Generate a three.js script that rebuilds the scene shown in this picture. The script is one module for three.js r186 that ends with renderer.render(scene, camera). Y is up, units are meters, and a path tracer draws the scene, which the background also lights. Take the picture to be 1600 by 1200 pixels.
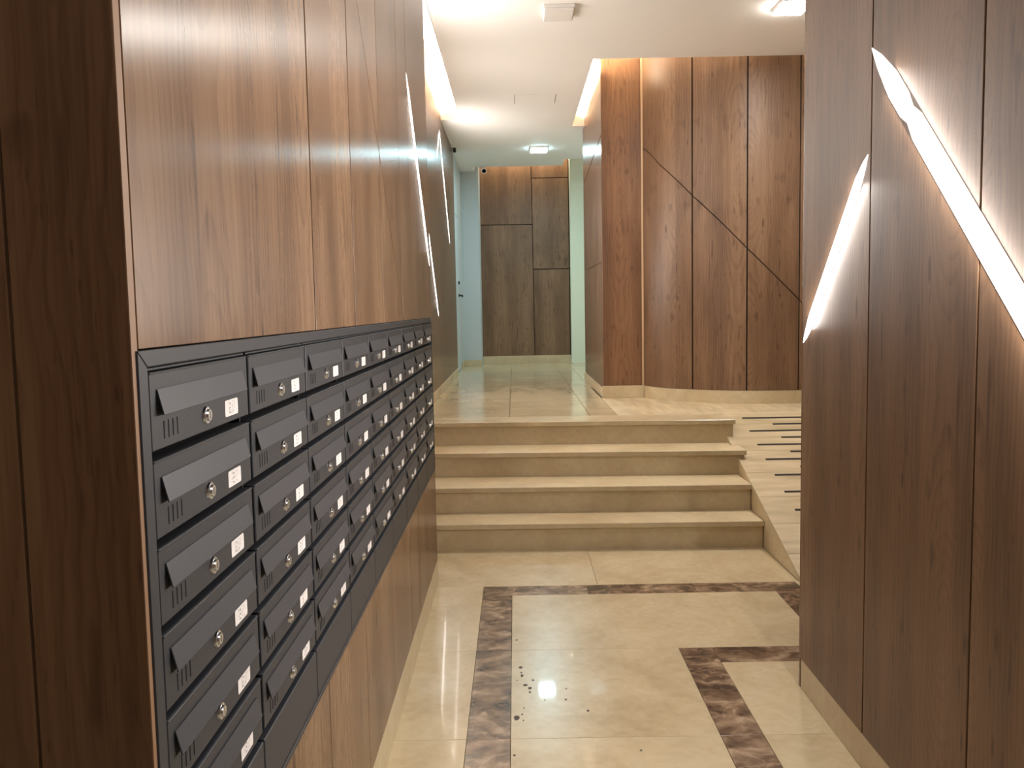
import * as THREE from 'three';
import { RectAreaLightUniformsLib } from 'three/addons/lights/RectAreaLightUniformsLib.js';
import { mergeGeometries } from 'three/addons/utils/BufferGeometryUtils.js';
import { RoundedBoxGeometry } from 'three/addons/geometries/RoundedBoxGeometry.js';

// ------------------------------------------------------------------ camera, exposure, world
const scene = new THREE.Scene();
const camera = new THREE.PerspectiveCamera(2 * Math.atan(600 / 1380) * 180 / Math.PI, 1600 / 1200, 0.05, 60);
camera.position.set(0, 1.5, 0);
camera.rotation.order = 'YXZ';
camera.rotation.set(-4.8726 * Math.PI / 180, 0.2909 * Math.PI / 180, -1.063 * Math.PI / 180);
const renderer = new THREE.WebGLRenderer({ antialias: true });
renderer.toneMapping = THREE.LinearToneMapping;
renderer.toneMappingExposure = 1.48;
renderer.shadowMap.enabled = true;
scene.background = new THREE.Color(0, 0, 0);          // a closed interior
RectAreaLightUniformsLib.init();

// light levels (radiance) and colours of the fittings
const WARM = [1.0, 0.94, 0.88], COVE = [1.0, 0.82, 0.60], COOL = [0.58, 0.91, 1.0], DAYWHITE = [1.0, 0.96, 0.90];
const L_STRIP_R = 66, L_STRIP_L = 52, L_COVE = 1500, L_COVE_FAR = 170, L_LAMP_FAR = 120, L_LAMP_RIGHT = 180, L_FILL_ENTRANCE = 90;

// ------------------------------------------------------------------ measures of the place (metres)
const XW1 = -0.45, XW2 = -0.735, XR = 1.09, XC = 0.785, P = 0.68, CEIL = 3.46, ROOF = 3.80;
const Z0 = -1.03, Z1 = -4.74, ZR = -3.36, ZPILLAR = -7.94, ZLIP = -7.2, ZFAR = -13.22;

// ------------------------------------------------------------------ random numbers and noise
let seedState = 7;
const rnd = () => { seedState = (seedState * 1664525 + 1013904223) >>> 0; return seedState / 4294967296; };
const hash = (x, y, s) => { let h = Math.imul(x, 374761393) + Math.imul(y, 668265263) + Math.imul(s, 2147483647 - 58); h = Math.imul(h ^ (h >>> 13), 1274126177); h ^= h >>> 16; return (h >>> 0) / 4294967296; };
function noise(x, y, px, py, s) {                     // value noise that repeats every px, py cells
  const ix = Math.floor(x), iy = Math.floor(y), fx = x - ix, fy = y - iy;
  const u = fx * fx * (3 - 2 * fx), v = fy * fy * (3 - 2 * fy);
  const x0 = ((ix % px) + px) % px, x1 = (x0 + 1) % px, y0 = ((iy % py) + py) % py, y1 = (y0 + 1) % py;
  const a = hash(x0, y0, s), b = hash(x1, y0, s), c = hash(x0, y1, s), d = hash(x1, y1, s);
  return a + (b - a) * u + (c - a) * v + (a - b - c + d) * u * v;
}
function fbm(x, y, px, py, s, oct) { let t = 0, a = 0.5, n = 0; for (let i = 0; i < oct; i++) { t += a * noise(x, y, px, py, s + i * 17); n += a; x *= 2; y *= 2; px *= 2; py *= 2; a *= 0.5; } return t / n; }
const mix = (a, b, t) => a + (b - a) * t, clamp01 = (t) => Math.min(1, Math.max(0, t)), smooth = (a, b, x) => { const t = clamp01((x - a) / (b - a)); return t * t * (3 - 2 * t); };

function texture(w, h, fill, srgb) {
  const data = new Uint8Array(w * h * 4);
  for (let y = 0; y < h; y++) for (let x = 0; x < w; x++) { const c = fill(x, y), i = (y * w + x) * 4; data[i] = c[0]; data[i + 1] = c[1]; data[i + 2] = c[2]; data[i + 3] = 255; }
  const t = new THREE.DataTexture(data, w, h, THREE.RGBAFormat);
  t.wrapS = t.wrapT = THREE.RepeatWrapping; t.magFilter = THREE.LinearFilter; t.minFilter = THREE.LinearMipmapLinearFilter; t.generateMipmaps = true;
  if (srgb) t.colorSpace = THREE.SRGBColorSpace;
  t.needsUpdate = true; return t;
}

// oak laminate: 1.28 m x 2.56 m
const WW = 1024, WH = 2048, WOOD_W = 1.28, WOOD_H = 2.56;
const woodTone = new Float32Array(WW * WH), woodRelief = new Uint8Array(WW * WH);
{
  const planks = [0, 0.17, 0.29, 0.46, 0.60, 0.72, 0.88, 1];
  const tone = [0.03, -0.05, 0.05, -0.01, -0.07, 0.06, -0.03], centre = [0.10, 0.36, 0.32, 0.55, 0.9, 0.79, 0.95], slope = [5, 0, 6, 0, 4, 5.5, 0];
  for (let y = 0; y < WH; y++) for (let x = 0; x < WW; x++) {
    const u = x / WW, v = y / WH;
    const uw = u + 0.012 * (fbm(u * 8, v * 6, 8, 6, 3, 3) - 0.5);
    let k = 0; while (k < 6 && uw > planks[k + 1]) k++;
    const nb = 1.3 * (fbm(u * 10, v * 5, 10, 5, 91, 4) - 0.5);
    const edge = Math.min(uw - planks[k], planks[k + 1] - uw);
    let t = 0.5 + tone[k] * smooth(0, 0.03, edge) + 0.24 * nb;
    // growth rings: straight at the sides of a plank, arched in the middle of some of them
    const warp = fbm(u * 6, v * 10, 6, 10, 41, 3) - 0.5, d = (uw - centre[k]) * 11;
    const ring = slope[k] ? Math.sqrt(d * d * 26 + Math.pow(Math.abs(Math.sin(v * Math.PI * (k % 2 ? 1 : 2))) * slope[k], 2)) * 1.3 + warp * 2.2 : uw * 62 + warp * 3.5;
    const r = ring - Math.floor(ring), line = smooth(0.45, 0.92, r) * (1 - smooth(0.92, 1, r));
    const rs = 0.35 + 0.65 * fbm(u * 20, v * 9, 20, 9, 13, 2);
    t -= 0.13 * line * rs;
    // long fibres and short dark pores
    t += 0.15 * (fbm(u * 120, v * 6, 120, 6, 5, 3) - 0.5) + 0.12 * (noise(u * 512, v * 20, 512, 20, 77) - 0.5);
    const pore = noise(u * 500, v * 60, 500, 60, 19), pm = noise(u * 30, v * 12, 30, 12, 23);
    const pr = smooth(0.80, 0.95, pore) * smooth(0.35, 0.8, pm);
    t -= 0.20 * pr;
    const fl = noise(u * 64, v * 30, 64, 30, 27); t -= 0.20 * smooth(0.72, 0.95, fl) * smooth(0.3, 0.7, noise(u * 14, v * 7, 14, 7, 29));
    woodTone[y * WW + x] = t;
    woodRelief[y * WW + x] = 255 * clamp01(0.62 + 0.5 * (fbm(u * 160, v * 5, 160, 5, 8, 2) - 0.5) - 0.5 * pr - 0.12 * line);
  }
  const knots = [[0.235, 0.31, 1], [0.52, 0.63, 0.7], [0.80, 0.17, 0.6], [0.41, 0.86, 0.9], [0.66, 0.44, 0.45], [0.08, 0.72, 0.6]];
  for (const [ku, kv, ks] of knots) for (let dy = -90; dy <= 90; dy++) for (let dx = -22; dx <= 22; dx++) {
    const x = (Math.round(ku * WW) + dx + WW) % WW, y = (Math.round(kv * WH) + dy + WH) % WH;
    const n = fbm(x / 16, y / 60, 64, 34, 57, 3), q = Math.hypot(dx / (9 * ks), dy / (34 * ks)) + (n - 0.5) * 1.1;
    woodTone[y * WW + x] -= 0.34 * (1 - smooth(0.35, 1.25, q)) * ks;
  }
}
const ramp = (stops, t) => { t = clamp01(t) * (stops.length - 1); const i = Math.min(stops.length - 2, Math.floor(t)), f = t - i; return stops[i].map((c, k) => mix(c, stops[i + 1][k], f)); };
const woodMap = texture(WW, WH, (x, y) => ramp([[62, 43, 30], [94, 69, 50], [123, 94, 70], [146, 116, 89], [168, 139, 110]], woodTone[y * WW + x]), true);
const woodBump = texture(WW, WH, (x, y) => { const r = woodRelief[y * WW + x]; return [r, r, r]; });

// cream marble: 1.6 m x 1.6 m
const creamMap = texture(1024, 1024, (x, y) => {
  const u = x / 1024, v = y / 1024;
  const w = fbm(u * 4, v * 4, 4, 4, 101, 4) - 0.5, c = fbm(u * 6 + w * 2, v * 6 + w * 2, 6, 6, 131, 5), f = fbm(u * 60, v * 60, 60, 60, 151, 3);
  let t = 0.52 + 0.8 * (c - 0.5) + 0.30 * (f - 0.5);
  const vein = Math.abs(fbm(u * 5 + w * 1.6, v * 5 - w, 5, 5, 171, 4) - 0.5); t += 0.20 * (1 - smooth(0, 0.012, vein)) * smooth(0.45, 0.7, c);
  const vein2 = Math.abs(fbm(u * 3 - w, v * 3 + w * 2, 3, 3, 191, 5) - 0.47); t -= 0.05 * (1 - smooth(0, 0.008, vein2));
  return ramp([[173, 154, 119], [188, 170, 135], [199, 182, 148], [209, 194, 161], [218, 204, 174]], t);
}, true);
// vein-cut limestone of the ramp and side slabs: 1.2 m x 1.2 m, veins along v
const limeMap = texture(1024, 1024, (x, y) => {
  const u = x / 1024, v = y / 1024, w = fbm(u * 3, v * 3, 3, 3, 201, 3) - 0.5;
  const s = fbm(u * 26 + w * 1.2, v * 3, 26, 3, 211, 4), c = fbm(u * 5, v * 5, 5, 5, 221, 4);
  return ramp([[166, 150, 117], [183, 167, 134], [196, 180, 147], [207, 192, 160], [216, 203, 174]], 0.5 + 0.9 * (s - 0.5) + 0.6 * (c - 0.5));
}, true);
// dark brown marble of the inlay: 0.9 m x 0.9 m
const brownMap = texture(1024, 1024, (x, y) => {
  const u = x / 1024, v = y / 1024;
  const w = fbm(u * 5, v * 5, 5, 5, 301, 4) - 0.5, w2 = fbm(u * 5, v * 5, 5, 5, 311, 4) - 0.5;
  const c = fbm(u * 9 + w * 3.2, v * 15 + w2 * 4.4, 9, 15, 321, 5), f = fbm(u * 40, v * 40, 40, 40, 331, 3);
  let t = 0.42 + 1.5 * (c - 0.5) + 0.9 * (fbm(u * 14, v * 16, 14, 16, 351, 4) - 0.5) + 0.35 * (f - 0.5);
  const vein = Math.abs(fbm(u * 5 + w * 3, v * 12 + w2 * 3, 5, 12, 341, 5) - 0.5); t += 0.34 * (1 - smooth(0.004, 0.03, vein));
  return ramp([[70, 54, 42], [102, 82, 64], [130, 107, 86], [153, 130, 106], [180, 158, 133]], t);
}, true);
// fine roughness of plaster: 1 m
const plasterBump = texture(512, 512, (x, y) => { const r = 255 * clamp01(0.5 + 0.9 * (fbm(x / 512 * 60, y / 512 * 60, 60, 60, 401, 4) - 0.5)); return [r, r, r]; });
const metalBump = texture(256, 256, (x, y) => { const r = 255 * clamp01(0.5 + 1.2 * (fbm(x / 256 * 90, y / 256 * 90, 90, 90, 411, 2) - 0.5)); return [r, r, r]; });
// stickers: a faded print, the lettering is worn to bars and dots
const stickerMap = texture(256, 64, (x, y) => {
  const n = Math.floor(x / 64), u = (x % 64) / 64, v = y / 64; let t = 226 + 8 * (noise(x / 6, y / 6, 43, 11, 501) - 0.5);
  for (let i = 0; i < 4; i++) { const c = 0.30 + 0.14 * i + 0.03 * (hash(i, n, 511) - 0.5), wd = 0.02 + 0.02 * hash(i, n, 521); const g = noise(n * 9 + i * 3, v * 12, 64, 12, 531); if (Math.abs(u - c) < wd && v > 0.12 && v < 0.88) t -= 46 * smooth(0.3, 0.7, g); }
  for (let i = 0; i < 3; i++) { const du = (u - 0.36 - 0.02 * n) / 0.05, dv = (v - 0.2 - 0.29 * i) / 0.07; t -= 80 * (1 - smooth(0.5, 1.1, Math.hypot(du, dv))); }
  return [t, t * 0.975, t * 0.965];
}, true);

// ------------------------------------------------------------------ materials
const M = {};
const std = (name, o) => { const m = new THREE.MeshPhysicalMaterial(o); m.name = name; M[name] = m; return m; };
std('oak', { map: woodMap, bumpMap: woodBump, bumpScale: 0.00008, roughness: 0.27, specularIntensity: 1.0, anisotropy: 0.7 });
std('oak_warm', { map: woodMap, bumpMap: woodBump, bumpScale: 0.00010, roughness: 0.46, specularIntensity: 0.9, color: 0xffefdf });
std('oak_satin', { map: woodMap, bumpMap: woodBump, bumpScale: 0.00010, roughness: 0.46, specularIntensity: 0.9 });
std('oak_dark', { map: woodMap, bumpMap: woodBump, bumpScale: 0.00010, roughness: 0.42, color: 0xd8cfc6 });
std('edge_band', { color: 0x8f6d50, roughness: 0.5 });
std('pale_trim', { color: 0xcfae8b, roughness: 0.45 });
std('joint', { color: 0x17110d, roughness: 0.9 });
std('cream_polished', { map: creamMap, roughness: 0.17, clearcoat: 0.20, clearcoatRoughness: 0.03 });
std('cream', { map: creamMap, roughness: 0.26, clearcoat: 0.15, clearcoatRoughness: 0.045 });
std('cream_matt', { map: creamMap, roughness: 0.42 });
std('lime', { map: limeMap, roughness: 0.45 });
std('brown', { map: brownMap, roughness: 0.20, clearcoat: 0.16, clearcoatRoughness: 0.04 });
std('mortar', { color: 0x8a7a5e, roughness: 0.9 });
std('plaster', { color: 0xf7f4ef, roughness: 0.62, bumpMap: plasterBump, bumpScale: 0.0004 });
std('pale_stone', { color: 0xe3ebd6, roughness: 0.35, bumpMap: plasterBump, bumpScale: 0.0002 });
std('paint', { color: 0xbfc6c8, roughness: 0.5, bumpMap: plasterBump, bumpScale: 0.0003 });
std('charcoal', { color: 0x2d2f35, roughness: 0.46, bumpMap: metalBump, bumpScale: 0.00008 });
std('charcoal_lit', { color: 0x3a3c43, roughness: 0.40, bumpMap: metalBump, bumpScale: 0.00008 });  // charcoal made paler, the light from above put into the flap colour
std('charcoal_box', { color: 0x19191b, roughness: 0.7 });
std('slot', { color: 0x060606, roughness: 0.9 });
std('chrome', { color: 0xe6e9ec, metalness: 1, roughness: 0.30 });
std('sticker', { map: stickerMap, roughness: 0.6 });
std('black_grip', { color: 0x2a2320, roughness: 0.85 });
std('black_plastic', { color: 0x0c0c0d, roughness: 0.4 });
std('white_plastic', { color: 0xe6e3de, roughness: 0.35 });
std('opal', { color: 0xe9e4de, roughness: 0.45 });
std('alu', { color: 0xa8a49c, metalness: 1, roughness: 0.4 });
std('lens', { color: 0x020203, roughness: 0.06 });
std('seam', { color: 0xb8b2a6, roughness: 0.8 });
std('stain', { color: 0x3a281b, roughness: 0.5 });
const glow = (name, c, k) => std(name, { color: 0xf4f0ea, roughness: 0.4, emissive: new THREE.Color().setRGB(...c), emissiveIntensity: k });
glow('glow_strip', WARM, 4); glow('glow_cove', COVE, 4); glow('glow_cool', COOL, 22); glow('glow_white', DAYWHITE, 60);

// ------------------------------------------------------------------ geometry helpers
const texSize = new Map([[woodMap, [WOOD_W, WOOD_H]], [creamMap, [1.6, 1.6]], [limeMap, [1.2, 1.2]], [brownMap, [0.9, 0.9]], [plasterBump, [1, 1]], [metalBump, [0.08, 0.08]]]);
function metreUV(g, mat, off = [0, 0], turn = false) {  // uv in metres by the way each face looks, then in repeats of the material's texture
  if (g.index) { const n = g.toNonIndexed(); g.dispose(); g = n; }
  const size = texSize.get(mat.map ?? mat.bumpMap) ?? [1, 1], p = g.attributes.position, uv = new Float32Array(p.count * 2);
  const a = new THREE.Vector3(), b = new THREE.Vector3(), c = new THREE.Vector3();
  for (let i = 0; i < p.count; i += 3) {
    a.fromBufferAttribute(p, i); b.fromBufferAttribute(p, i + 1); c.fromBufferAttribute(p, i + 2);
    const n = b.clone().sub(a).cross(c.clone().sub(a)), ax = Math.abs(n.x), ay = Math.abs(n.y), az = Math.abs(n.z);
    [a, b, c].forEach((q, k) => {
      let u, v; if (ay > ax && ay > az) { u = q.x; v = -q.z; } else if (ax > az) { u = -q.z; v = q.y; } else { u = q.x; v = q.y; }
      if (turn) [u, v] = [v, u];
      uv[(i + k) * 2] = u / size[0] + off[0]; uv[(i + k) * 2 + 1] = v / size[1] + off[1];
    });
  }
  g.setAttribute('uv', new THREE.BufferAttribute(uv, 2));
  return g;
}
const used = new Map();
function numbered(name) { const n = used.get(name) ?? 0; used.set(name, n + 1); return n ? `${name}_${String(n).padStart(3, '0')}` : name; }
function put(name, geo, mat, parent, off, turn) {
  const m = new THREE.Mesh(metreUV(geo, mat, off, turn), mat);
  m.name = parent === scene ? numbered(name) : name; m.castShadow = m.receiveShadow = true; parent.add(m); return m;
}
function struct(name) { const g = new THREE.Group(); g.name = numbered(name); g.userData.kind = 'structure'; scene.add(g); return g; }
function structMesh(name, geo, mat, off) { const m = put(name, geo, mat, scene, off); m.userData.kind = 'structure'; return m; }
function tag(o, label, category, group) { o.userData.label = label; o.userData.category = category; if (group) o.userData.group = group; return o; }
function thing(name, label, category, pos = [0, 0, 0], group) { const g = new THREE.Group(); g.name = numbered(name); g.position.set(...pos); scene.add(g); return tag(g, label, category, group); }
const box = (x0, x1, y0, y1, z0, z1) => new THREE.BoxGeometry(x1 - x0, y1 - y0, z1 - z0).translate((x0 + x1) / 2, (y0 + y1) / 2, (z0 + z1) / 2);
const rbox = (x0, x1, y0, y1, z0, z1, r = 0.001, s = 1) => new RoundedBoxGeometry(x1 - x0, y1 - y0, z1 - z0, s, r).translate((x0 + x1) / 2, (y0 + y1) / 2, (z0 + z1) / 2);
// flat polygons given in a wall's own plane (u, v) are made into panels with an eased edge
const FRAMES = {
  px: (w) => new THREE.Matrix4().makeBasis(new THREE.Vector3(0, 0, -1), new THREE.Vector3(0, 1, 0), new THREE.Vector3(1, 0, 0)).setPosition(w, 0, 0),   // u = -z, faces +x
  mx: (w) => new THREE.Matrix4().makeBasis(new THREE.Vector3(0, 0, 1), new THREE.Vector3(0, 1, 0), new THREE.Vector3(-1, 0, 0)).setPosition(w, 0, 0),   // u = z, faces -x
  pz: (w) => new THREE.Matrix4().setPosition(0, 0, w),                                                                                                  // u = x, faces +z
  up: (w) => new THREE.Matrix4().makeBasis(new THREE.Vector3(1, 0, 0), new THREE.Vector3(0, 0, -1), new THREE.Vector3(0, 1, 0)).setPosition(0, w, 0),   // u = x, v = -z, faces up
};
function slab(poly, frame, face, thick, bevel = 0.0012) {
  const s = new THREE.Shape(poly.map((p) => new THREE.Vector2(p[0], p[1])));
  const g = new THREE.ExtrudeGeometry(s, { depth: thick - bevel, bevelEnabled: bevel > 0, bevelThickness: bevel, bevelSize: bevel, bevelOffset: -bevel, bevelSegments: 1, curveSegments: 4 });
  return g.translate(0, 0, -thick + (bevel > 0 ? 0 : 0)).applyMatrix4(FRAMES[frame](face));
}
const rect = (u0, u1, v0, v1) => [[u0, v0], [u1, v0], [u1, v1], [u0, v1]];
function half(poly, a, n, d) {                        // the part of a convex polygon where (p - a).n >= d
  const out = [], f = (p) => (p[0] - a[0]) * n[0] + (p[1] - a[1]) * n[1] - d;
  poly.forEach((p, i) => { const q = poly[(i + 1) % poly.length], fp = f(p), fq = f(q); if (fp >= 0) out.push(p); if ((fp >= 0) !== (fq >= 0)) { const t = fp / (fp - fq); out.push([mix(p[0], q[0], t), mix(p[1], q[1], t)]); } });
  return out;
}
const area = (p) => Math.abs(p.reduce((s, a, i) => { const b = p[(i + 1) % p.length]; return s + a[0] * b[1] - a[1] * b[0]; }, 0) / 2);
function cut(polys, a, b, gap = 0.005, only = () => true) {
  const l = Math.hypot(b[0] - a[0], b[1] - a[1]), n = [-(b[1] - a[1]) / l, (b[0] - a[0]) / l];
  return polys.flatMap((p) => { const c = [p.reduce((s, q) => s + q[0], 0) / p.length, p.reduce((s, q) => s + q[1], 0) / p.length]; if (!only(c)) return [p]; return [half(p, a, n, gap / 2), half(p, a, [-n[0], -n[1]], gap / 2)].filter((q) => q.length > 2 && area(q) > 1e-4); });
}
function panels(polys, frame, face, mat, parent, thick = 0.018) { for (const p of polys) put('panel', slab(p, frame, face, thick, 0.0006), mat, parent, [rnd(), rnd() * 0.3]); }
const tileAt = (x0, x1, z0, z1, y, mat, parent, name = 'tile', gap = 0.0016) => put(name, slab(rect(x0 + gap / 2, x1 - gap / 2, -z1 + gap / 2, -z0 - gap / 2), 'up', y, 0.02, 0.0007), mat, parent, [rnd(), rnd()], mat === M.lime ? rnd() < 0 : false);

function areaLight(parent, pos, xAxis, normal, w, h, c, k) {  // a rectangle of light lying along xAxis and shining along normal
  const l = new THREE.RectAreaLight(new THREE.Color().setRGB(...c), k, w, h);
  const X = new THREE.Vector3(...xAxis).normalize(), Z = new THREE.Vector3(...normal).normalize().negate(), Y = Z.clone().cross(X).normalize();
  l.quaternion.setFromRotationMatrix(new THREE.Matrix4().makeBasis(X, Y, Z)); l.position.set(...pos); l.castShadow = true; l.name = 'light'; parent.add(l); return l;
}

// ------------------------------------------------------------------ floor of the entrance
{
  const f = struct('floor');
  put('subfloor', box(-1.62, 2.78, -0.16, -0.0205, -5.55, 1.55), M.mortar, f);
  const B = [-0.197, -0.043, 0.692, 0.842, 1.34, 1.49];   // the inlay's edges across the hall
  const zs = [1.5, 0.24, -0.565, -1.37, -2.172, -2.975, -3.777];
  for (let i = 0; i < 6; i++) {
    tileAt(-1.6, XW1 - 0.02, zs[i + 1], zs[i], 0, M.cream, f);
    tileAt(XW1 - 0.02, B[0], zs[i + 1], zs[i], 0, M.cream, f);
    tileAt(B[0], B[1], zs[i + 1], zs[i], 0, M.brown, f, 'inlay');
    tileAt(B[1], B[2], zs[i + 1], zs[i], 0, M.cream, f);
    if (i < 5) tileAt(B[2], B[3], zs[i + 1], zs[i], 0, M.brown, f, 'inlay');
    tileAt(B[3], B[4], i < 5 ? zs[i + 1] : -3.612, zs[i], 0, M.cream, f);
    tileAt(B[4], B[5], zs[i + 1], zs[i], 0, M.brown, f, 'inlay');
    tileAt(B[5], 2.75, zs[i + 1], zs[i], 0, M.cream, f);
  }
  tileAt(B[2], B[3], -3.777, zs[5], 0, M.brown, f, 'inlay');
  tileAt(B[3], B[4], -3.777, -3.612, 0, M.brown, f, 'inlay');
  tileAt(-1.6, B[0], -4.681, -3.777, 0, M.cream, f);
  tileAt(B[0], B[1], -4.525, -3.777, 0, M.brown, f, 'inlay');
  tileAt(B[1], B[4], -4.525, -3.777, 0, M.cream, f);
  tileAt(B[4], B[5], -4.525, -3.777, 0, M.brown, f, 'inlay');
  tileAt(B[5], 2.75, -4.681, -3.777, 0, M.cream, f);
  for (const [a, b] of [[B[0], 0.36], [0.36, 0.93], [0.93, B[5]]]) tileAt(a, b, -4.681, -4.525, 0, M.brown, f, 'inlay');
  for (const [a, b] of [[-1.0, 0.42], [0.42, 1.51]]) tileAt(a, b, -5.46, -4.681, 0, M.cream, f);
  // dried drops on the stone
  const drops = [[-0.004, -3.59, 17, 11], [-0.002, -3.538, 8, 7], [0.001, -3.507, 11, 12], [0.045, -3.462, 11, 7], [0.013, -3.415, 17, 9], [0.031, -3.387, 15, 10], [0.031, -3.35, 9, 7], [-0.021, -3.133, 22, 17], [-0.001, -3.16, 7, 6], [0.168, -3.28, 9, 7], [0.175, -3.376, 8, 4], [0.087, -3.278, 5, 5], [0.006, -3.212, 5, 6], [0.245, -3.182, 9, 9], [0.003, -3.112, 5, 5], [-0.019, -3.461, 5, 5], [0.40, -2.88, 8, 5], [-0.03, -2.86, 9, 6], [-0.02, -3.9, 10, 6]];
  drops.forEach(([x, z, a, b], i) => {
    const pts = []; for (let k = 0; k < 14; k++) { const t = k / 14 * Math.PI * 2, r = 1 + 0.35 * (hash(k, i, 601) - 0.5); pts.push([x + Math.cos(t) * a * r * 0.00052, -z + Math.sin(t) * b * r * 0.0011]); }
    put('stain', slab(pts, 'up', 0.0006, 0.0012, 0.0003), M.stain, f);
  });
}

// ------------------------------------------------------------------ upper floor
{
  const f = struct('floor_upper');
  put('subfloor', mergeGeometries([box(-0.85, 1.50, 0.3, P - 0.0205, -13.6, -6.62), box(1.50, 2.78, 0.3, P - 0.0205, -13.6, -6.72)]), M.mortar, f);
  const zs = [-6.66, -7.86, -9.08, -10.30, -11.52, -12.80], xs = [-0.80, -0.06, 0.555, 0.765];
  for (let i = 0; i < 5; i++) for (let k = 0; k < 3; k++) tileAt(xs[k], xs[k + 1], zs[i + 1], zs[i], P, M.cream_polished, f, 'tile', 0.0045);
  tileAt(-0.80, 0.84, -13.3, -12.8, P, M.cream_polished, f, 'tile', 0.0045);
  for (let i = 2; i < 5; i++) { tileAt(0.765, 1.4, zs[i + 1], zs[i], P, M.cream, f); tileAt(1.4, 2.0, zs[i + 1], zs[i], P, M.cream, f); }
  tileAt(0.84, 2.0, -13.3, -12.8, P, M.cream, f);
  tileAt(0.765, 1.15, -7.96, -6.66, P, M.lime, f); tileAt(1.15, 1.56, -7.96, -6.66, P, M.lime, f);
  tileAt(1.56, 2.15, -7.5, -6.70, P, M.lime, f); tileAt(2.15, 2.75, -7.5, -6.70, P, M.lime, f);
}

// ------------------------------------------------------------------ ceiling: one plastered shape with open coves along the walls
{
  const edge = [[-1.62, 1.55], [2.78, 1.55], [2.78, ZLIP], [0.655, ZLIP], [0.655, -9.775], [2.05, -9.775], [2.05, -11.9], [0.69, -11.9], [0.69, -12.42], [-0.545, -12.42], [-0.545, -13.4], [-0.86, -13.4], [-0.86, -9.34], [-0.531, -9.34], [-0.531, Z1 + 0.02], [-1.62, Z1 + 0.02]];
  const board = new THREE.ExtrudeGeometry(new THREE.Shape(edge.map(([x, z]) => new THREE.Vector2(x, -z))), { depth: 0.10, bevelEnabled: false }).applyMatrix4(FRAMES.up(CEIL));
  const caps = [[-0.86, -0.531, -9.6, -9.34], [0.655, 2.05, -10.0, -9.775], [-0.86, -0.545, -13.4, -12.42]].map(([x0, x1, za, zb]) => box(x0, x1, CEIL + 0.099, ROOF, za, zb).toNonIndexed());
  structMesh('ceiling', mergeGeometries([board, ...caps]), M.plaster);
}
structMesh('ceiling_upper', box(-1.7, 2.9, ROOF, ROOF + 0.12, -13.5, 1.65), M.plaster);

// ------------------------------------------------------------------ letterbox wall on the near side
const BANK = { z0: -1.041, z1: -4.715, y0: 0.645, y1: 1.458, zc: -1.069, pitch: 0.404, yr: 1.430, row: 0.1105 };
{
  const w = struct('wall_left');
  put('core', mergeGeometries([box(-1.6, XW1 - 0.0185, 0, BANK.y0 - 0.002, Z1, Z0 - 0.019), box(-1.6, XW1 - 0.0185, BANK.y1 + 0.002, CEIL, Z1, Z0 - 0.019), box(-1.6, -0.56, BANK.y0 - 0.002, BANK.y1 + 0.002, Z1, Z0 - 0.019)]), M.joint, w);
  const joints = [1.995, 2.495, 3.04, 3.56, 3.88];
  let up = [rect(1.052, -Z1, BANK.y1 + 0.002, CEIL - 0.002)], low = [rect(1.052, -Z1, 0.137, BANK.y0 - 0.002)];
  for (const u of joints) { up = cut(up, [u, 0], [u, 1], u < 2.6 ? 0.010 : 0.006); low = cut(low, [u, 0], [u, 1], 0.006); }
  up = cut(up, [2.683, 2.413], [3.525, 1.514], 0.007, (c) => c[0] > 2.495 && c[0] < 3.88);
  panels([...up, ...low], 'px', XW1, M.oak, w);
  // the end that faces the entrance, with its light edge
  let end = [rect(-1.6, XW1, 0.0, CEIL - 0.002)]; end = cut(end, [-0.588, 0], [-0.588, 1], 0.004);
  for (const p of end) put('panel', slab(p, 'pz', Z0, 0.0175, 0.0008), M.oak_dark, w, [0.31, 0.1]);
  put('edge_band', box(XW1 - 0.0005, XW1 + 0.0004, 0, CEIL - 0.002, Z0 - 0.017, Z0 - 0.001), M.edge_band, w);
  // the end that faces the stairs
  put('panel', slab(rect(-0.74, XW1 - 0.002, 0, CEIL - 0.002).map(([x, y]) => [-x, y]), 'pz', 0, 0.016, 0.001).applyMatrix4(new THREE.Matrix4().makeRotationY(Math.PI)).translate(0, 0, Z1 - 0.017), M.oak, w, [0.6, 0.2]);
}
structMesh('baseboard_left', slab(rect(1.03, -Z1, 0, 0.135), 'px', XW1 - 0.001, 0.017, 0.002), M.cream_matt, [0.2, 0.4]);

// ------------------------------------------------------------------ corridor wall on the same side
{
  const w = struct('wall_corridor_left');
  put('core', box(-1.2, XW2 - 0.0185, 0, ROOF, -11.15, Z1 - 0.02), M.joint, w);
  let p = [rect(4.77, 11.15, 0.001, ROOF - 0.002)];
  for (const u of [5.6, 6.48, 7.3, 8.51, 9.10, 10.24]) p = cut(p, [u, 0], [u, 1], 0.005);
  panels(p, 'px', XW2, M.oak, w);
}
structMesh('baseboard_corridor_left', slab(rect(6.45, 11.15, P, P + 0.088), 'px', XW2 + 0.008, 0.0075, 0.002), M.cream_matt, [0.5, 0.1]);

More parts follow.
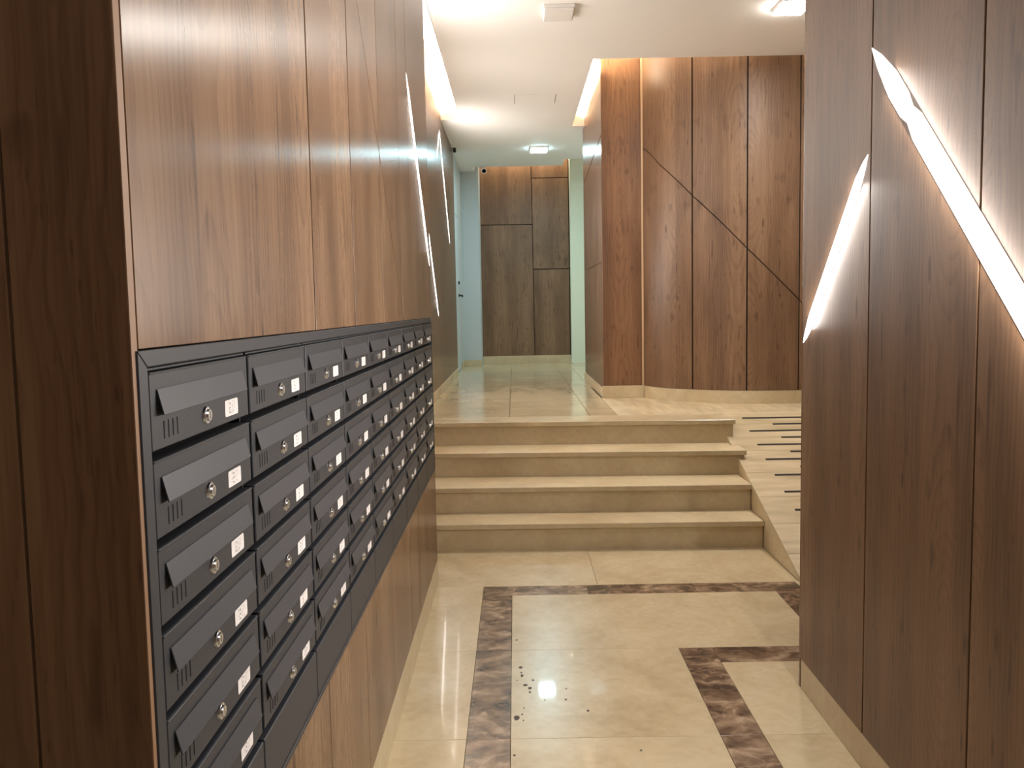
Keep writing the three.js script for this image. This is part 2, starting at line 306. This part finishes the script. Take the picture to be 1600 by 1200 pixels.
// ------------------------------------------------------------------ near wall opposite the letterboxes
{
  const w = struct('wall_right');
  put('core', box(XR + 0.0185, XR + 0.17, 0, CEIL, ZR + 0.001, 1.5), M.joint, w);
  let p = [rect(ZR, 1.5, 0.118, CEIL - 0.002)];
  for (const u of [-2.738, -2.092, -1.45, -0.8, -0.15, 0.5]) p = cut(p, [u, 0], [u, 1], 0.009);
  panels(p, 'mx', XR, M.oak_satin, w);
  put('panel', slab(rect(-(XR + 0.17), -XR - 0.002, 0, CEIL - 0.002), 'pz', 0, 0.016, 0.001).applyMatrix4(new THREE.Matrix4().makeRotationY(Math.PI)).translate(0, 0, ZR - 0.016), M.oak, w, [0.1, 0.2]);
}
structMesh('baseboard_right', slab(rect(ZR + 0.01, 1.5, 0, 0.116), 'mx', XR + 0.001, 0.017, 0.002), M.cream_matt, [0.7, 0.3]);

// ------------------------------------------------------------------ pillar, corridor wall behind it and the curved wall by the ramp
{
  const w = struct('wall_pillar');
  put('core', mergeGeometries([box(XC + 0.0185, 1.14, P - 0.2, ROOF, -8.6, ZPILLAR - 0.0185), box(XC + 0.0185, XC + 0.25, P - 0.2, ROOF, -10.0, -8.6)]), M.joint, w);
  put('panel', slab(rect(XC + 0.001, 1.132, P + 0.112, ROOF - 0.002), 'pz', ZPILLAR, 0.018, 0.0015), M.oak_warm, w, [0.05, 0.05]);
  put('trim', rbox(1.134, 1.152, P + 0.112, ROOF - 0.002, ZPILLAR - 0.018, ZPILLAR + 0.004, 0.002), M.pale_trim, w);
  let p = [rect(-10.0, ZPILLAR - 0.001, P + 0.09, ROOF - 0.002)];
  p = cut(p, [-9.85, 1.905], [-7.95, 1.9], 0.005); p = cut(p, [-9.9, 2.87], [-7.9, 3.012], 0.014, (c) => c[1] > 1.9);
  panels(p, 'mx', XC, M.oak, w);
}
structMesh('baseboard_pillar', mergeGeometries([slab(rect(XC - 0.008, 1.156, P, P + 0.11), 'pz', ZPILLAR + 0.010, 0.02, 0.002), slab(rect(-10.0, ZPILLAR - 0.0105, P, P + 0.088), 'mx', XC - 0.008, 0.0085, 0.002)]), M.cream_matt, [0.15, 0.65]);
const curve = new THREE.CatmullRomCurve3([[1.150, -7.945], [1.185, -7.84], [1.26, -7.70], [1.372, -7.565], [1.493, -7.475], [1.70, -7.345], [1.893, -7.275], [2.1, -7.252], [2.4, -7.252], [2.76, -7.252]].map(([x, z]) => new THREE.Vector3(x, 0, z)));
function curved(s0, s1, bottom, top, off, thick, n = 20) {  // a bent panel between two arc lengths; bottom and top are functions of x
  const pos = [], P3 = (s, y, d) => { const q = curve.getPointAt(s), t = curve.getTangentAt(s); return [q.x - (-t.z) * -(off - d) , y, q.z + t.x * (off - d)]; };
  const quad = (a, b, c, d) => pos.push(...a, ...b, ...c, ...a, ...c, ...d);
  for (let i = 0; i < n; i++) {
    const a = mix(s0, s1, i / n), b = mix(s0, s1, (i + 1) / n), xa = curve.getPointAt(a).x, xb = curve.getPointAt(b).x;
    const f = (s, y) => P3(s, y, 0), k = (s, y) => P3(s, y, thick);
    quad(f(a, bottom(xa)), f(b, bottom(xb)), f(b, top(xb)), f(a, top(xa)));
    quad(k(b, bottom(xb)), k(a, bottom(xa)), k(a, top(xa)), k(b, top(xb)));
    quad(f(a, top(xa)), f(b, top(xb)), k(b, top(xb)), k(a, top(xa)));
    quad(k(a, bottom(xa)), k(b, bottom(xb)), f(b, bottom(xb)), f(a, bottom(xa)));
    if (i === 0) quad(k(a, bottom(xa)), f(a, bottom(xa)), f(a, top(xa)), k(a, top(xa)));
    if (i === n - 1) quad(f(b, bottom(xb)), k(b, bottom(xb)), k(b, top(xb)), f(b, top(xb)));
  }
  const g = new THREE.BufferGeometry(); g.setAttribute('position', new THREE.BufferAttribute(new Float32Array(pos), 3)); g.computeVertexNormals(); return g;
}
const sAtX = (x) => { let a = 0, b = 1; for (let i = 0; i < 40; i++) { const m = (a + b) / 2; if (curve.getPointAt(m).x < x) a = m; else b = m; } return a; };
{
  const w = struct('wall_curved');
  put('core', curved(0, 1, () => P - 0.02, () => ROOF, -0.020, 0.08, 40), M.joint, w);
  const groove = (x) => { const pts = [[1.10, 2.96], [1.155, 2.885], [1.26, 2.705], [1.372, 2.561], [1.493, 2.413], [1.9, 1.955], [2.32, 1.53], [2.76, 1.08]]; let i = 0; while (i < pts.length - 2 && x > pts[i + 1][0]) i++; return mix(pts[i][1], pts[i + 1][1], (x - pts[i][0]) / (pts[i + 1][0] - pts[i][0])); };
  const xs = [1.152, 1.493, 1.9, 2.32, 2.76];
  for (let i = 0; i < 4; i++) {
    const g = 0.0055, a = sAtX(xs[i] + (i ? g : 0)), b = sAtX(xs[i + 1] - g);
    put('panel', curved(a, b, () => P + 0.11, (x) => groove(x) - 0.0055, 0, 0.018), M.oak_satin, w, [[0.44, 0.36, 0.83, 0.2][i], 0.02]);
    put('panel', curved(a, b, (x) => groove(x) + 0.0055, () => ROOF - 0.002, 0, 0.018), M.oak_satin, w, [[0.44, 0.36, 0.83, 0.2][i], 0.02]);
  }
}
structMesh('baseboard_curved', curved(sAtX(1.158), 1, () => P, () => P + 0.108, 0.006, 0.024, 40), M.cream_matt, [0.3, 0.1]);

// ------------------------------------------------------------------ far end of the corridor
{
  const w = struct('wall_far');
  put('core', box(-0.9, 0.86, P - 0.1, ROOF, ZFAR - 0.15, ZFAR - 0.0185), M.joint, w);
  let p = [rect(-0.487, 0.812, P + 0.118, ROOF - 0.002)];
  p = cut(p, [0.29, 0], [0.285, 1], 0.010);
  p = cut(p, [0, 2.738], [1, 2.738], 0.012, (c) => c[0] < 0.28);
  p = cut(p, [0, 3.41], [1, 3.41], 0.012, (c) => c[0] > 0.28); p = cut(p, [0, 2.078], [1, 2.078], 0.012, (c) => c[0] > 0.28 && c[1] < 3.41);
  panels(p, 'pz', ZFAR, M.oak_satin, w);
}
structMesh('baseboard_far', slab(rect(-0.495, 0.825, P, P + 0.116), 'pz', ZFAR + 0.006, 0.022, 0.002), M.cream_matt, [0.3, 0.8]);
structMesh('wall_lobby', rbox(0.826, 2.1, P - 0.1, ROOF, -13.4, -13.1, 0.004), M.pale_stone);
structMesh('wall_lobby_right', box(2.0, 2.15, P - 0.1, ROOF, -13.4, -9.9), M.plaster);
structMesh('wall_lobby_front', box(XC + 0.26, 2.15, P - 0.1, ROOF, -10.0, -9.9), M.plaster);
structMesh('wall_far_left', mergeGeometries([rbox(-0.86, -0.495, P - 0.1, CEIL, -13.2, -12.8, 0.003), box(-0.545, -0.495, CEIL - 0.01, ROOF, -13.2, -12.80).toNonIndexed(), box(-0.495, -0.489, P, ROOF, -13.21, -12.95).toNonIndexed()]), M.paint);
structMesh('wall_side_left', mergeGeometries([box(-0.95, -0.752, P - 0.1, CEIL, -11.32, -11.152), box(-0.95, -0.752, P - 0.1, CEIL, -12.82, -12.22), box(-0.95, -0.752, P + 2.06, CEIL, -12.22, -11.32)]), M.paint);
structMesh('baseboard_far_left', mergeGeometries([slab(rect(-0.75, -0.492, P, P + 0.088), 'pz', -12.792, 0.0075, 0.002), slab(rect(11.16, 11.32, P, P + 0.088), 'px', -0.744, 0.0075, 0.002), slab(rect(12.22, 12.79, P, P + 0.088), 'px', -0.744, 0.0075, 0.002)]), M.cream_matt, [0.3, 0.2]);
{
  const d = struct('door_1');
  put('leaf', rbox(-0.80, -0.756, P + 0.004, P + 2.055, -12.215, -11.325, 0.002), M.paint, d);
  const h = new THREE.Group(); h.name = 'handle'; d.add(h);
  const rose = new THREE.CylinderGeometry(0.026, 0.026, 0.010, 24).rotateZ(Math.PI / 2).translate(-0.751, 1.69, -11.93);
  const neck = new THREE.CylinderGeometry(0.010, 0.010, 0.05, 16).rotateZ(Math.PI / 2).translate(-0.73, 1.69, -11.93);
  const lever = rbox(-0.722, -0.700, 1.668, 1.696, -12.06, -11.92, 0.006, 2);
  put('rose', rose, M.black_plastic, h); put('lever', mergeGeometries([neck.toNonIndexed(), lever].map((g) => { g.deleteAttribute('uv'); return g; })), M.black_plastic, h);
  put('lock', new THREE.CylinderGeometry(0.022, 0.022, 0.022, 20).rotateZ(Math.PI / 2).translate(-0.748, 1.86, -11.93), M.black_plastic, d);
}

// ------------------------------------------------------------------ closing walls outside the frame
structMesh('wall_back', box(-1.75, 2.9, -0.1, ROOF, 1.5, 1.65), M.oak_dark);
structMesh('wall_entrance_left', box(-1.75, -1.6, -0.1, ROOF, -5.0, 1.5), M.oak_dark);
structMesh('wall_outer_right', box(2.75, 2.9, -0.1, ROOF, -7.4, 1.5), M.oak);

// ------------------------------------------------------------------ stairs
{
  const s = thing('staircase', 'four cream stone steps rising from the inlaid floor to the corridor', 'stairs');
  const zl = [-5.41, -5.705, -6.07, -6.405], zr = [-5.369, -5.658, -5.985, -6.31], xr = [1.506, 1.506, 1.548, 1.552];
  const XL = -0.734;
  const poly = (a, b, x1, back, k) => { const zAt = (x) => mix(zl[k], zr[k], (x + 0.55) / 2.08); return [[XL, -(zAt(XL) + a)], [x1, -(zAt(x1) + a)], [x1, -(back(x1) + b)], [XL, -(back(XL) + b)]]; };
  for (let k = 0; k < 4; k++) {
    const y1 = 0.17 * (k + 1), y0 = 0.17 * k;
    const nxt = k < 3 ? (x) => mix(zl[k + 1], zr[k + 1], (x + 0.55) / 2.08) : () => -6.66;
    put('riser', slab(poly(0, -0.025, xr[k], (x) => mix(zl[k], zr[k], (x + 0.55) / 2.08), k), 'up', y1 - 0.0305, y1 - 0.0305 - y0 + (k ? 0 : 0), 0.0008), M.cream_matt, s, [rnd(), rnd()]);
    put('tread', slab(poly(0.022, k < 3 ? -0.024 : 0.0008, xr[k] + (k > 1 ? 0.012 : 0.002), nxt, k), 'up', y1, 0.03, 0.003), k < 3 ? M.cream_matt : M.cream, s, [rnd(), rnd()]);
  }
  put('base', mergeGeometries([box(XL, 1.50, 0.0, 0.138, -6.62, -5.46), box(XL, 1.50, 0.138, 0.308, -6.62, -5.76), box(XL, 1.50, 0.308, 0.478, -6.62, -6.11), box(XL, 1.50, 0.478, 0.648, -6.62, -6.44)]), M.mortar, s);
}

// ------------------------------------------------------------------ ramp
const RZ0 = -4.57, RZ1 = -6.70, RS = P / (RZ0 - RZ1), rampY = (z) => RS * (RZ0 - z);
{
  const r = thing('ramp', 'sloping cream stone ramp rising beside the steps', 'ramp');
  const side = new THREE.Shape([[4.57, 0], [6.70, 0], [6.70, P - 0.022], [4.64, 0.0]].map((p) => new THREE.Vector2(...p)));
  put('body', new THREE.ExtrudeGeometry(side, { depth: 1.2, bevelEnabled: false }).applyMatrix4(FRAMES.px(1.532)), M.mortar, r);
  const face = new THREE.Shape([[4.575, 0], [6.70, 0], [6.70, P - 0.006], [4.60, 0.003]].map((p) => new THREE.Vector2(...p)));
  put('side_slab', new THREE.ExtrudeGeometry(face, { depth: 0.02, bevelEnabled: false }).applyMatrix4(FRAMES.px(1.511)), M.cream_matt, r);
  const n = 7, L = Math.hypot(RZ0 - RZ1, P);
  for (let i = 0; i < n; i++) {
    const za = mix(RZ0, RZ1, i / n), zb = mix(RZ0, RZ1, (i + 1) / n);
    const g = slab(rect(1.509, 2.745, i * L / n + 0.001, (i + 1) * L / n - 0.001), 'up', 0, 0.02, 0.001);
    put('tile', g, M.lime, r, [0.13 * i, rnd()], true).applyMatrix4(new THREE.Matrix4().makeRotationX(Math.atan(RS)).setPosition(0, 0, RZ0));
  }
  const ord = ['first', 'second', 'third', 'fourth', 'fifth', 'sixth', 'seventh'];
  const strip = (x0, z, label) => {
    const t = thing('anti_slip_strip', label, 'strip', [x0, rampY(z) + 0.0002, z], 'anti-slip strips across the ramp');
    t.rotation.x = Math.atan(RS);
    put('tape', slab(rect(0, 2.70 - x0, -0.011, 0.011), 'up', 0.0022, 0.002, 0.0006), M.black_grip, t);
  };
  for (let i = 0; i < 7; i++) strip(1.69, -5.326 - 0.212 * i, `long black anti-slip strip across the ramp, ${ord[i]} of the long ones from the bottom`);
  for (let i = 0; i < 6; i++) strip(1.89, -5.432 - 0.212 * i, `short black anti-slip strip across the ramp, ${ord[i]} of the short ones from the bottom`);
}

// ------------------------------------------------------------------ letterboxes
{
  const { z0, z1, y0, y1, zc, pitch, yr, row } = BANK, fx = XW1 + 0.003;
  const F = thing('letterbox_cabinet', 'charcoal metal cabinet set in the wood wall around the bank of letterboxes', 'cabinet', [XW1, y0, z0]);
  const sh = (g) => g.translate(-XW1, -y0, -z0);
  const bar = (pts) => slab(pts, 'px', fx, 0.05, 0.0015);
  const u0 = -z0, u1 = -z1, i0 = -zc - 0.001, i1 = -(zc - 9 * pitch) - 0.002;
  put('top_rail', sh(bar([[u0, y1], [i0, y1 - 0.021], [i1, y1 - 0.021], [u1, y1]].reverse())), M.charcoal, F);
  put('bottom_rail', sh(bar([[u0, y0], [u1, y0], [i1, y0 + 0.010], [i0, y0 + 0.010]])), M.charcoal, F);
  put('side_rail', sh(bar([[u0, y0 + 0.0005], [i0, y0 + 0.0105], [i0, y1 - 0.0215], [u0, y1 - 0.0005]])), M.charcoal, F);
  put('side_rail', sh(bar([[i1, y0 + 0.0105], [u1, y0 + 0.0005], [u1, y1 - 0.0005], [i1, y1 - 0.0215]])), M.charcoal, F);
  put('back_panel', sh(box(-0.555, -0.545, y0, y1, z1, z0)), M.charcoal_box, F);
  for (let c = 0; c < 9; c++) {
    const a = -zc + c * pitch;
    put('header', sh(slab(rect(a + 0.004, a + pitch - 0.008, yr + 0.0015, y1 - 0.0225), 'px', XW1 - 0.003, 0.02, 0.001)), M.charcoal, F);
    put('blank_panel', sh(slab(rect(a + 0.003, a + pitch - 0.003, y0 + 0.011, yr - 6 * row - 0.006), 'px', XW1 + 0.001, 0.02, 0.0015)), M.charcoal, F);
    if (c) put('divider', sh(box(-0.54, XW1 - 0.016, yr - 6 * row, yr, -a - 0.001, -a + 0.003)), M.charcoal_box, F);
  }
  // one letterbox, at the near upper corner of its door; its own axes: x out of the wall, y up, z towards the entrance
  const W = pitch - 0.012, H = row - 0.0125;
  const proto = new THREE.Group();
  put('body', box(-0.088, -0.022, -H - 0.004, -0.001, -W - 0.002, 0.002), M.charcoal_box, proto);
  const q = (a, b, c, d, x, t, bev) => slab(rect(a, b, c, d), 'px', x, t, bev);
  const door = put('door', mergeGeometries([q(0, W, -H, 0, 0, 0.020, 0.0014), q(0.001, W - 0.001, -0.0028, -0.0002, 0.0012, 0.004, 0.0008)]), M.charcoal, proto);
  { // flap: hinged at its top edge, its lower edge stands off the door
    const a = 0.020, b = W - 0.029, yt = -0.0225, yb = -0.0535, e = 0.0080, t = 0.0016;
    const prof = new THREE.Shape([[0.0002, yt], [0.0002 + t, yt + 0.0006], [e + t, yb], [e, yb - 0.0006]].map((p) => new THREE.Vector2(...p)));
    const g = new THREE.ExtrudeGeometry(prof, { depth: b - a, bevelEnabled: false }).applyMatrix4(new THREE.Matrix4().makeBasis(new THREE.Vector3(1, 0, 0), new THREE.Vector3(0, 1, 0), new THREE.Vector3(0, 0, 1)).setPosition(0, 0, -b));
    const flap = put('flap', g, M.charcoal_lit, door);
    put('slot_opening', box(-0.001, 0.0004, yb - 0.002, yt - 0.004, -b + 0.004, -a - 0.0015), M.slot, door);
  }
  for (let i = 0; i < 4; i++) put('vent', rbox(-0.001, 0.0006, -0.0865, -0.0635, -0.0405 - i * 0.0148, -0.0375 - i * 0.0148, 0.0005), M.slot, door);
  { // cam lock
    const cyl = (r0, r1, l, x) => new THREE.CylinderGeometry(r1, r0, l, 28).rotateZ(-Math.PI / 2).translate(x, -0.0745, -0.190);
    const lock = put('lock', mergeGeometries([cyl(0.0132, 0.0122, 0.0034, 0.0017), cyl(0.0092, 0.0080, 0.004, 0.0050)]), M.chrome, proto);
    put('keyhole', rbox(0.0064, 0.0073, -0.0795, -0.0695, -0.1907, -0.1893, 0.0003), M.slot, lock);
  }
  const stickerGeo = [0, 1, 2, 3].map((n) => {
    const a = 0.274, b = 0.336, c = -0.0885, d = -0.0632, r = 0.004, s = new THREE.Shape();
    s.moveTo(a + r, c); s.lineTo(b - r, c); s.quadraticCurveTo(b, c, b, c + r); s.lineTo(b, d - r); s.quadraticCurveTo(b, d, b - r, d); s.lineTo(a + r, d); s.quadraticCurveTo(a, d, a, d - r); s.lineTo(a, c + r); s.quadraticCurveTo(a, c, a + r, c);
    const g = new THREE.ExtrudeGeometry(s, { depth: 0.0006, bevelEnabled: false, curveSegments: 3 }), p = g.attributes.position, uv = g.attributes.uv;
    for (let i = 0; i < p.count; i++) uv.setXY(i, (n + (p.getX(i) - a) / (b - a)) / 4, (p.getY(i) - c) / (d - c));
    return g.applyMatrix4(FRAMES.px(0.0001));
  });
  const rows = ['top', 'second', 'third', 'fourth', 'fifth', 'bottom'], cols = ['first', 'second', 'third', 'fourth', 'fifth', 'sixth', 'seventh', 'eighth', 'last'];
  for (let c = 0; c < 9; c++) for (let k = 0; k < 6; k++) {
    const o = proto.clone(); o.name = numbered('letterbox'); o.position.set(XW1 + 0.0015 + 0.0008 * (hash(c, k, 701) - 0.5), yr - k * row, zc - c * pitch - 0.004);
    const st = new THREE.Mesh(stickerGeo[(c * 3 + k * 2 + (c >> 1)) % 4], M.sticker); st.name = 'name_sticker'; st.castShadow = st.receiveShadow = true; o.add(st);
    tag(o, `charcoal metal letterbox with sloping flap, ${rows[k]} row, ${cols[c]} column counted from the dark entrance end`, 'letterbox', 'letterboxes in the wall bank');
    o.children[1].children[0].rotation.z = 0.015 * (hash(c, k, 711) - 0.5);
    scene.add(o);
  }
}

// ------------------------------------------------------------------ slanting light lines in the walls
function lightLine(name, label, side, face, pts, w, L, tips = [1, 1], pinch) {
  // pts: the two ends as [z, y]; a shallow lens lies on the panels, its ends drawn to points along the joints
  const [a, b] = pts, n = side > 0 ? 'px' : 'mx', U = (p) => (side > 0 ? [-p[0], p[1]] : [p[0], p[1]]);
  const A = U(a), B = U(b), len = Math.hypot(B[0] - A[0], B[1] - A[1]), d = [(B[0] - A[0]) / len, (B[1] - A[1]) / len], nn = [-d[1], d[0]];
  const at = (s, o) => [A[0] + d[0] * s + nn[0] * o, A[1] + d[1] * s + nn[1] * o];
  const left = [], right = [], add = (s, h) => { left.push(at(s, h)); right.push(at(s, -h)); };
  add(0, 0.0015); add(0.06 * tips[0], w * 0.27); add(0.16 * tips[0], w / 2);
  if (pinch) { add(pinch - 0.05, w * 0.48); add(pinch, w * 0.33); add(pinch + 0.06, w / 2); }
  add(len - 0.16 * tips[1], w / 2); add(len - 0.06 * tips[1], w * 0.27); add(len, 0.0015);
  const left0 = left.slice(); let poly = [...right, ...left.reverse()];
  const g0 = thing(name, label, 'wall light', [face, (a[1] + b[1]) / 2, (a[0] + b[0]) / 2], 'slanting light lines in the wood walls');
  const sh = (g) => g.translate(-face, -(a[1] + b[1]) / 2, -(a[0] + b[0]) / 2);
  put('housing', sh(slab(poly.map((p) => { const s = (p[0] - A[0]) * d[0] + (p[1] - A[1]) * d[1], o = (p[0] - A[0]) * nn[0] + (p[1] - A[1]) * nn[1]; return at(mix(len / 2, s, 0.99), o * 0.85); }), n, face + side * 0.0006, 0.0005, 0.0001)), M.alu, g0);
  // domed lens: a low ridge along the middle, two glowing flanks
  const rise = w * (side > 0 ? 0.04 : 0.20), base = 0.0005, L3 = left0.map((p) => [...p, base]), R3 = right.map((p) => [...p, base]);
  const ridge = left0.map((p, i) => [(p[0] + right[i][0]) / 2, (p[1] + right[i][1]) / 2, base + rise * Math.min(1, Math.hypot(p[0] - right[i][0], p[1] - right[i][1]) / w)]);
  const tri = [], quad = (p, q, r2, t) => tri.push(...p, ...q, ...r2, ...p, ...r2, ...t);
  for (let i = 0; i + 1 < ridge.length; i++) { quad(R3[i], R3[i + 1], ridge[i + 1], ridge[i]); quad(ridge[i], ridge[i + 1], L3[i + 1], L3[i]); quad(L3[i], L3[i + 1], R3[i + 1], R3[i]); }
  const lens = new THREE.BufferGeometry(); lens.setAttribute('position', new THREE.BufferAttribute(new Float32Array(tri), 3)); lens.computeVertexNormals();
  put('diffuser', sh(lens.applyMatrix4(FRAMES[n](face))), M.glow_strip, g0);
  const s0 = 0.14 * tips[0], s1 = len - 0.14 * tips[1], m = at((s0 + s1) / 2, 0), dz = side > 0 ? -d[0] : d[0], nz = side > 0 ? -nn[0] : nn[0], T = Math.atan(rise / (w / 2)), fl = Math.hypot(w / 2, rise);
  for (const k of [-1, 1]) {
    const o = k * (w / 4 + 0.0012 * Math.sin(T)), q = [m[0] + nn[0] * o, m[1] + nn[1] * o], zy = side > 0 ? [-q[0], q[1]] : q;
    areaLight(g0, [side * (base + rise / 2 + 0.0009), zy[1] - (a[1] + b[1]) / 2, zy[0] - (a[0] + b[0]) / 2], [0, d[1], dz], [side * Math.cos(T), k * nn[1] * Math.sin(T), k * nz * Math.sin(T)], s1 - s0, fl * 0.99, WARM, L);
  }
  return g0;
}
lightLine('light_line', 'longest slanting light line, descending across the near wood wall towards the entrance', -1, XR, [[-2.742, 2.262], [-1.45, 1.05]], 0.080, L_STRIP_R, [1.3, 1], 0.37);
lightLine('light_line', 'shorter light line on the near wood wall, slanting down to the wall end', -1, XR, [[-2.760, 1.95], [-3.352, 1.352]], 0.060, L_STRIP_R, [0.7, 0.7]);
lightLine('light_line', 'light line above the far end of the letterboxes, ending at the wall edge', 1, XW1, [[-3.882, 2.515], [-4.72, 1.735]], 0.058, L_STRIP_L, [0.8, 0.8]);
lightLine('light_line', 'light line on the corridor wall just past the letterbox wall', 1, XW2, [[-6.95, 2.83], [-8.505, 1.440]], 0.058, L_STRIP_L, [1, 1]);
lightLine('light_line', 'added unseen light line under the corridor ceiling, brightening the ceiling near the letterbox wall end', 1, XW2, [[-5.30, 3.34], [-6.20, 2.54]], 0.058, L_STRIP_L * 1.5, [0.6, 1]);  // added where the letterbox wall hides it, for the bright ceiling patch
lightLine('light_line', 'thin long light line farthest along the corridor wall', 1, XW2, [[-9.105, 3.318], [-10.235, 2.252]], 0.058, L_STRIP_L * 0.7, [1, 1]);
lightLine('light_line', 'very short light stub beside the top of the farthest light line', 1, XW2, [[-9.095, 3.29], [-8.76, 2.98]], 0.050, L_STRIP_L * 0.7, [0.5, 0.5]);

// ------------------------------------------------------------------ light tape hidden on the lips of the coves
function cove(label, a, b, dir, L, y = CEIL + 0.10) {  // from a to b ([x, z]) on the ceiling board or, upside down, under the upper ceiling; it shines towards dir
  const len = Math.hypot(b[0] - a[0], b[1] - a[1]), m = [(a[0] + b[0]) / 2, (a[1] + b[1]) / 2], up = dir[1] > 0 ? 1 : -1;
  const t = thing('cove_light', label, 'cove light', [m[0], y, m[1]], 'light tapes in the ceiling coves');
  const along = [(b[0] - a[0]) / len, 0, (b[1] - a[1]) / len], turn = Math.atan2(-along[2], along[0]);
  put('carrier', new THREE.BoxGeometry(len, 0.012, 0.02).translate(0, up * 0.0062, 0).applyMatrix4(new THREE.Matrix4().makeRotationY(turn)), M.alu, t);
  put('tape', new THREE.BoxGeometry(len, 0.003, 0.012).translate(0, up * 0.0137, 0).applyMatrix4(new THREE.Matrix4().makeRotationY(turn)), M.glow_cove, t);
  areaLight(t, [dir[0] * 0.001, up * 0.0165, dir[2] * 0.001], along, dir, len - 0.02, 0.011, COVE, L);
}
cove('hidden light tape in the cove along the corridor wall with the light lines', [-0.555, -4.8], [-0.555, -9.3], [-0.6, 0.8, 0], L_COVE);
cove('hidden light tape in the cove between corridor ceiling and corridor wall behind the pillar', [0.68, -7.80], [0.68, -9.72], [0.6, 0.8, 0], L_COVE);
cove('hidden light tape in the cove above the front of the wood pillar', [0.80, -7.84], [1.13, -7.84], [0, -1, 0], L_COVE_FAR, ROOF);
cove('hidden light tape in the cove above the bent part of the curved wood wall', [1.25, -7.61], [1.70, -7.262], [0, -1, 0], L_COVE_FAR, ROOF);
cove('hidden light tape in the cove above the straight part of the curved wood wall', [1.74, -7.222], [2.72, -7.222], [0, -1, 0], L_COVE_FAR * 0.6, ROOF);
cove('hidden light tape in the cove above the farthest wood wall', [-0.53, -13.10], [0.80, -13.10], [0, -1, 0], L_COVE_FAR * 0.9, ROOF);

// ------------------------------------------------------------------ ceiling lamps
function ceilingLamp(x, z, w, d, label, on, c, L) {
  const t = thing('ceiling_lamp', label, 'ceiling lamp', [x, CEIL, z], 'square ceiling lamps');
  put('housing', rbox(-w / 2, w / 2, -0.022, -0.0002, -d / 2, d / 2, 0.004, 2), M.white_plastic, t);
  put('diffuser', rbox(-w / 2 + 0.006, w / 2 - 0.006, -0.034, -0.0215, -d / 2 + 0.006, d / 2 - 0.006, 0.005, 2), on ? on : M.opal, t);
  if (on) areaLight(t, [0, -0.0355, 0], [1, 0, 0], [0, -1, 0], w - 0.03, d - 0.03, c, L);
}
ceilingLamp(0.327, -11.07, 0.215, 0.30, 'lit square ceiling lamp with cold white light at the far corridor end', M.glow_cool, COOL, L_LAMP_FAR);
ceilingLamp(0.322, -6.03, 0.205, 0.26, 'unlit square ceiling lamp above the steps', null);
ceilingLamp(0.322, 0.55, 0.205, 0.26, 'added unseen fill lamp over the entrance, nearest of the square ceiling lamps', M.glow_white, DAYWHITE, L_FILL_ENTRANCE);  // added out of view to lift the shaded end of the letterbox wall
ceilingLamp(1.86, -6.0, 0.205, 0.26, 'lit square ceiling lamp with white light above the ramp', M.glow_white, DAYWHITE, L_LAMP_RIGHT);

// ------------------------------------------------------------------ small things on the ceiling
{
  const t = thing('access_panel', 'flush white access hatch in the corridor ceiling', 'access panel', [0.222, CEIL, -8.5]);
  put('hatch', rbox(-0.188, 0.188, -0.003, -0.0002, -0.18, 0.18, 0.001), M.plaster, t);
  put('seam', box(-0.196, -0.189, -0.0012, -0.0002, -0.18, 0.18), M.seam, t); put('seam', box(0.189, 0.196, -0.0012, -0.0002, -0.18, 0.18), M.seam, t);
}
{
  const t = thing('security_camera', 'small white bullet camera with dark lens under the far ceiling edge', 'camera', [-0.41, CEIL, -12.36]);
  put('bracket', mergeGeometries([new THREE.CylinderGeometry(0.028, 0.030, 0.014, 24).translate(0, -0.0072, 0), new THREE.CylinderGeometry(0.010, 0.010, 0.03, 16).translate(0, -0.026, 0)]), M.white_plastic, t);
  const body = put('body', mergeGeometries([new THREE.CylinderGeometry(0.036, 0.034, 0.12, 28).rotateX(Math.PI / 2), new THREE.TorusGeometry(0.031, 0.005, 10, 28).translate(0, 0, 0.06)]), M.white_plastic, t);
  body.position.set(0.01, -0.062, 0.01); body.rotation.set(0.22, 0.12, 0);
  put('lens', new THREE.CylinderGeometry(0.027, 0.027, 0.006, 28).rotateX(Math.PI / 2).translate(0, 0, 0.0605), M.lens, body);
}
{
  const t = thing('ceiling_sensor', 'tiny black sensor where the corridor ceiling meets the wood wall', 'sensor', [-0.705, CEIL, -10.95]);
  put('base', new THREE.CylinderGeometry(0.018, 0.022, 0.014, 20).translate(0, -0.0072, 0), M.black_plastic, t);
  put('head', new THREE.SphereGeometry(0.022, 20, 14).scale(0.9, 1.1, 1).translate(0.003, -0.034, 0.003), M.black_plastic, t);
}
scene.traverse((o) => { if (o.isMesh) o.castShadow = o.receiveShadow = true; });
renderer.render(scene, camera);
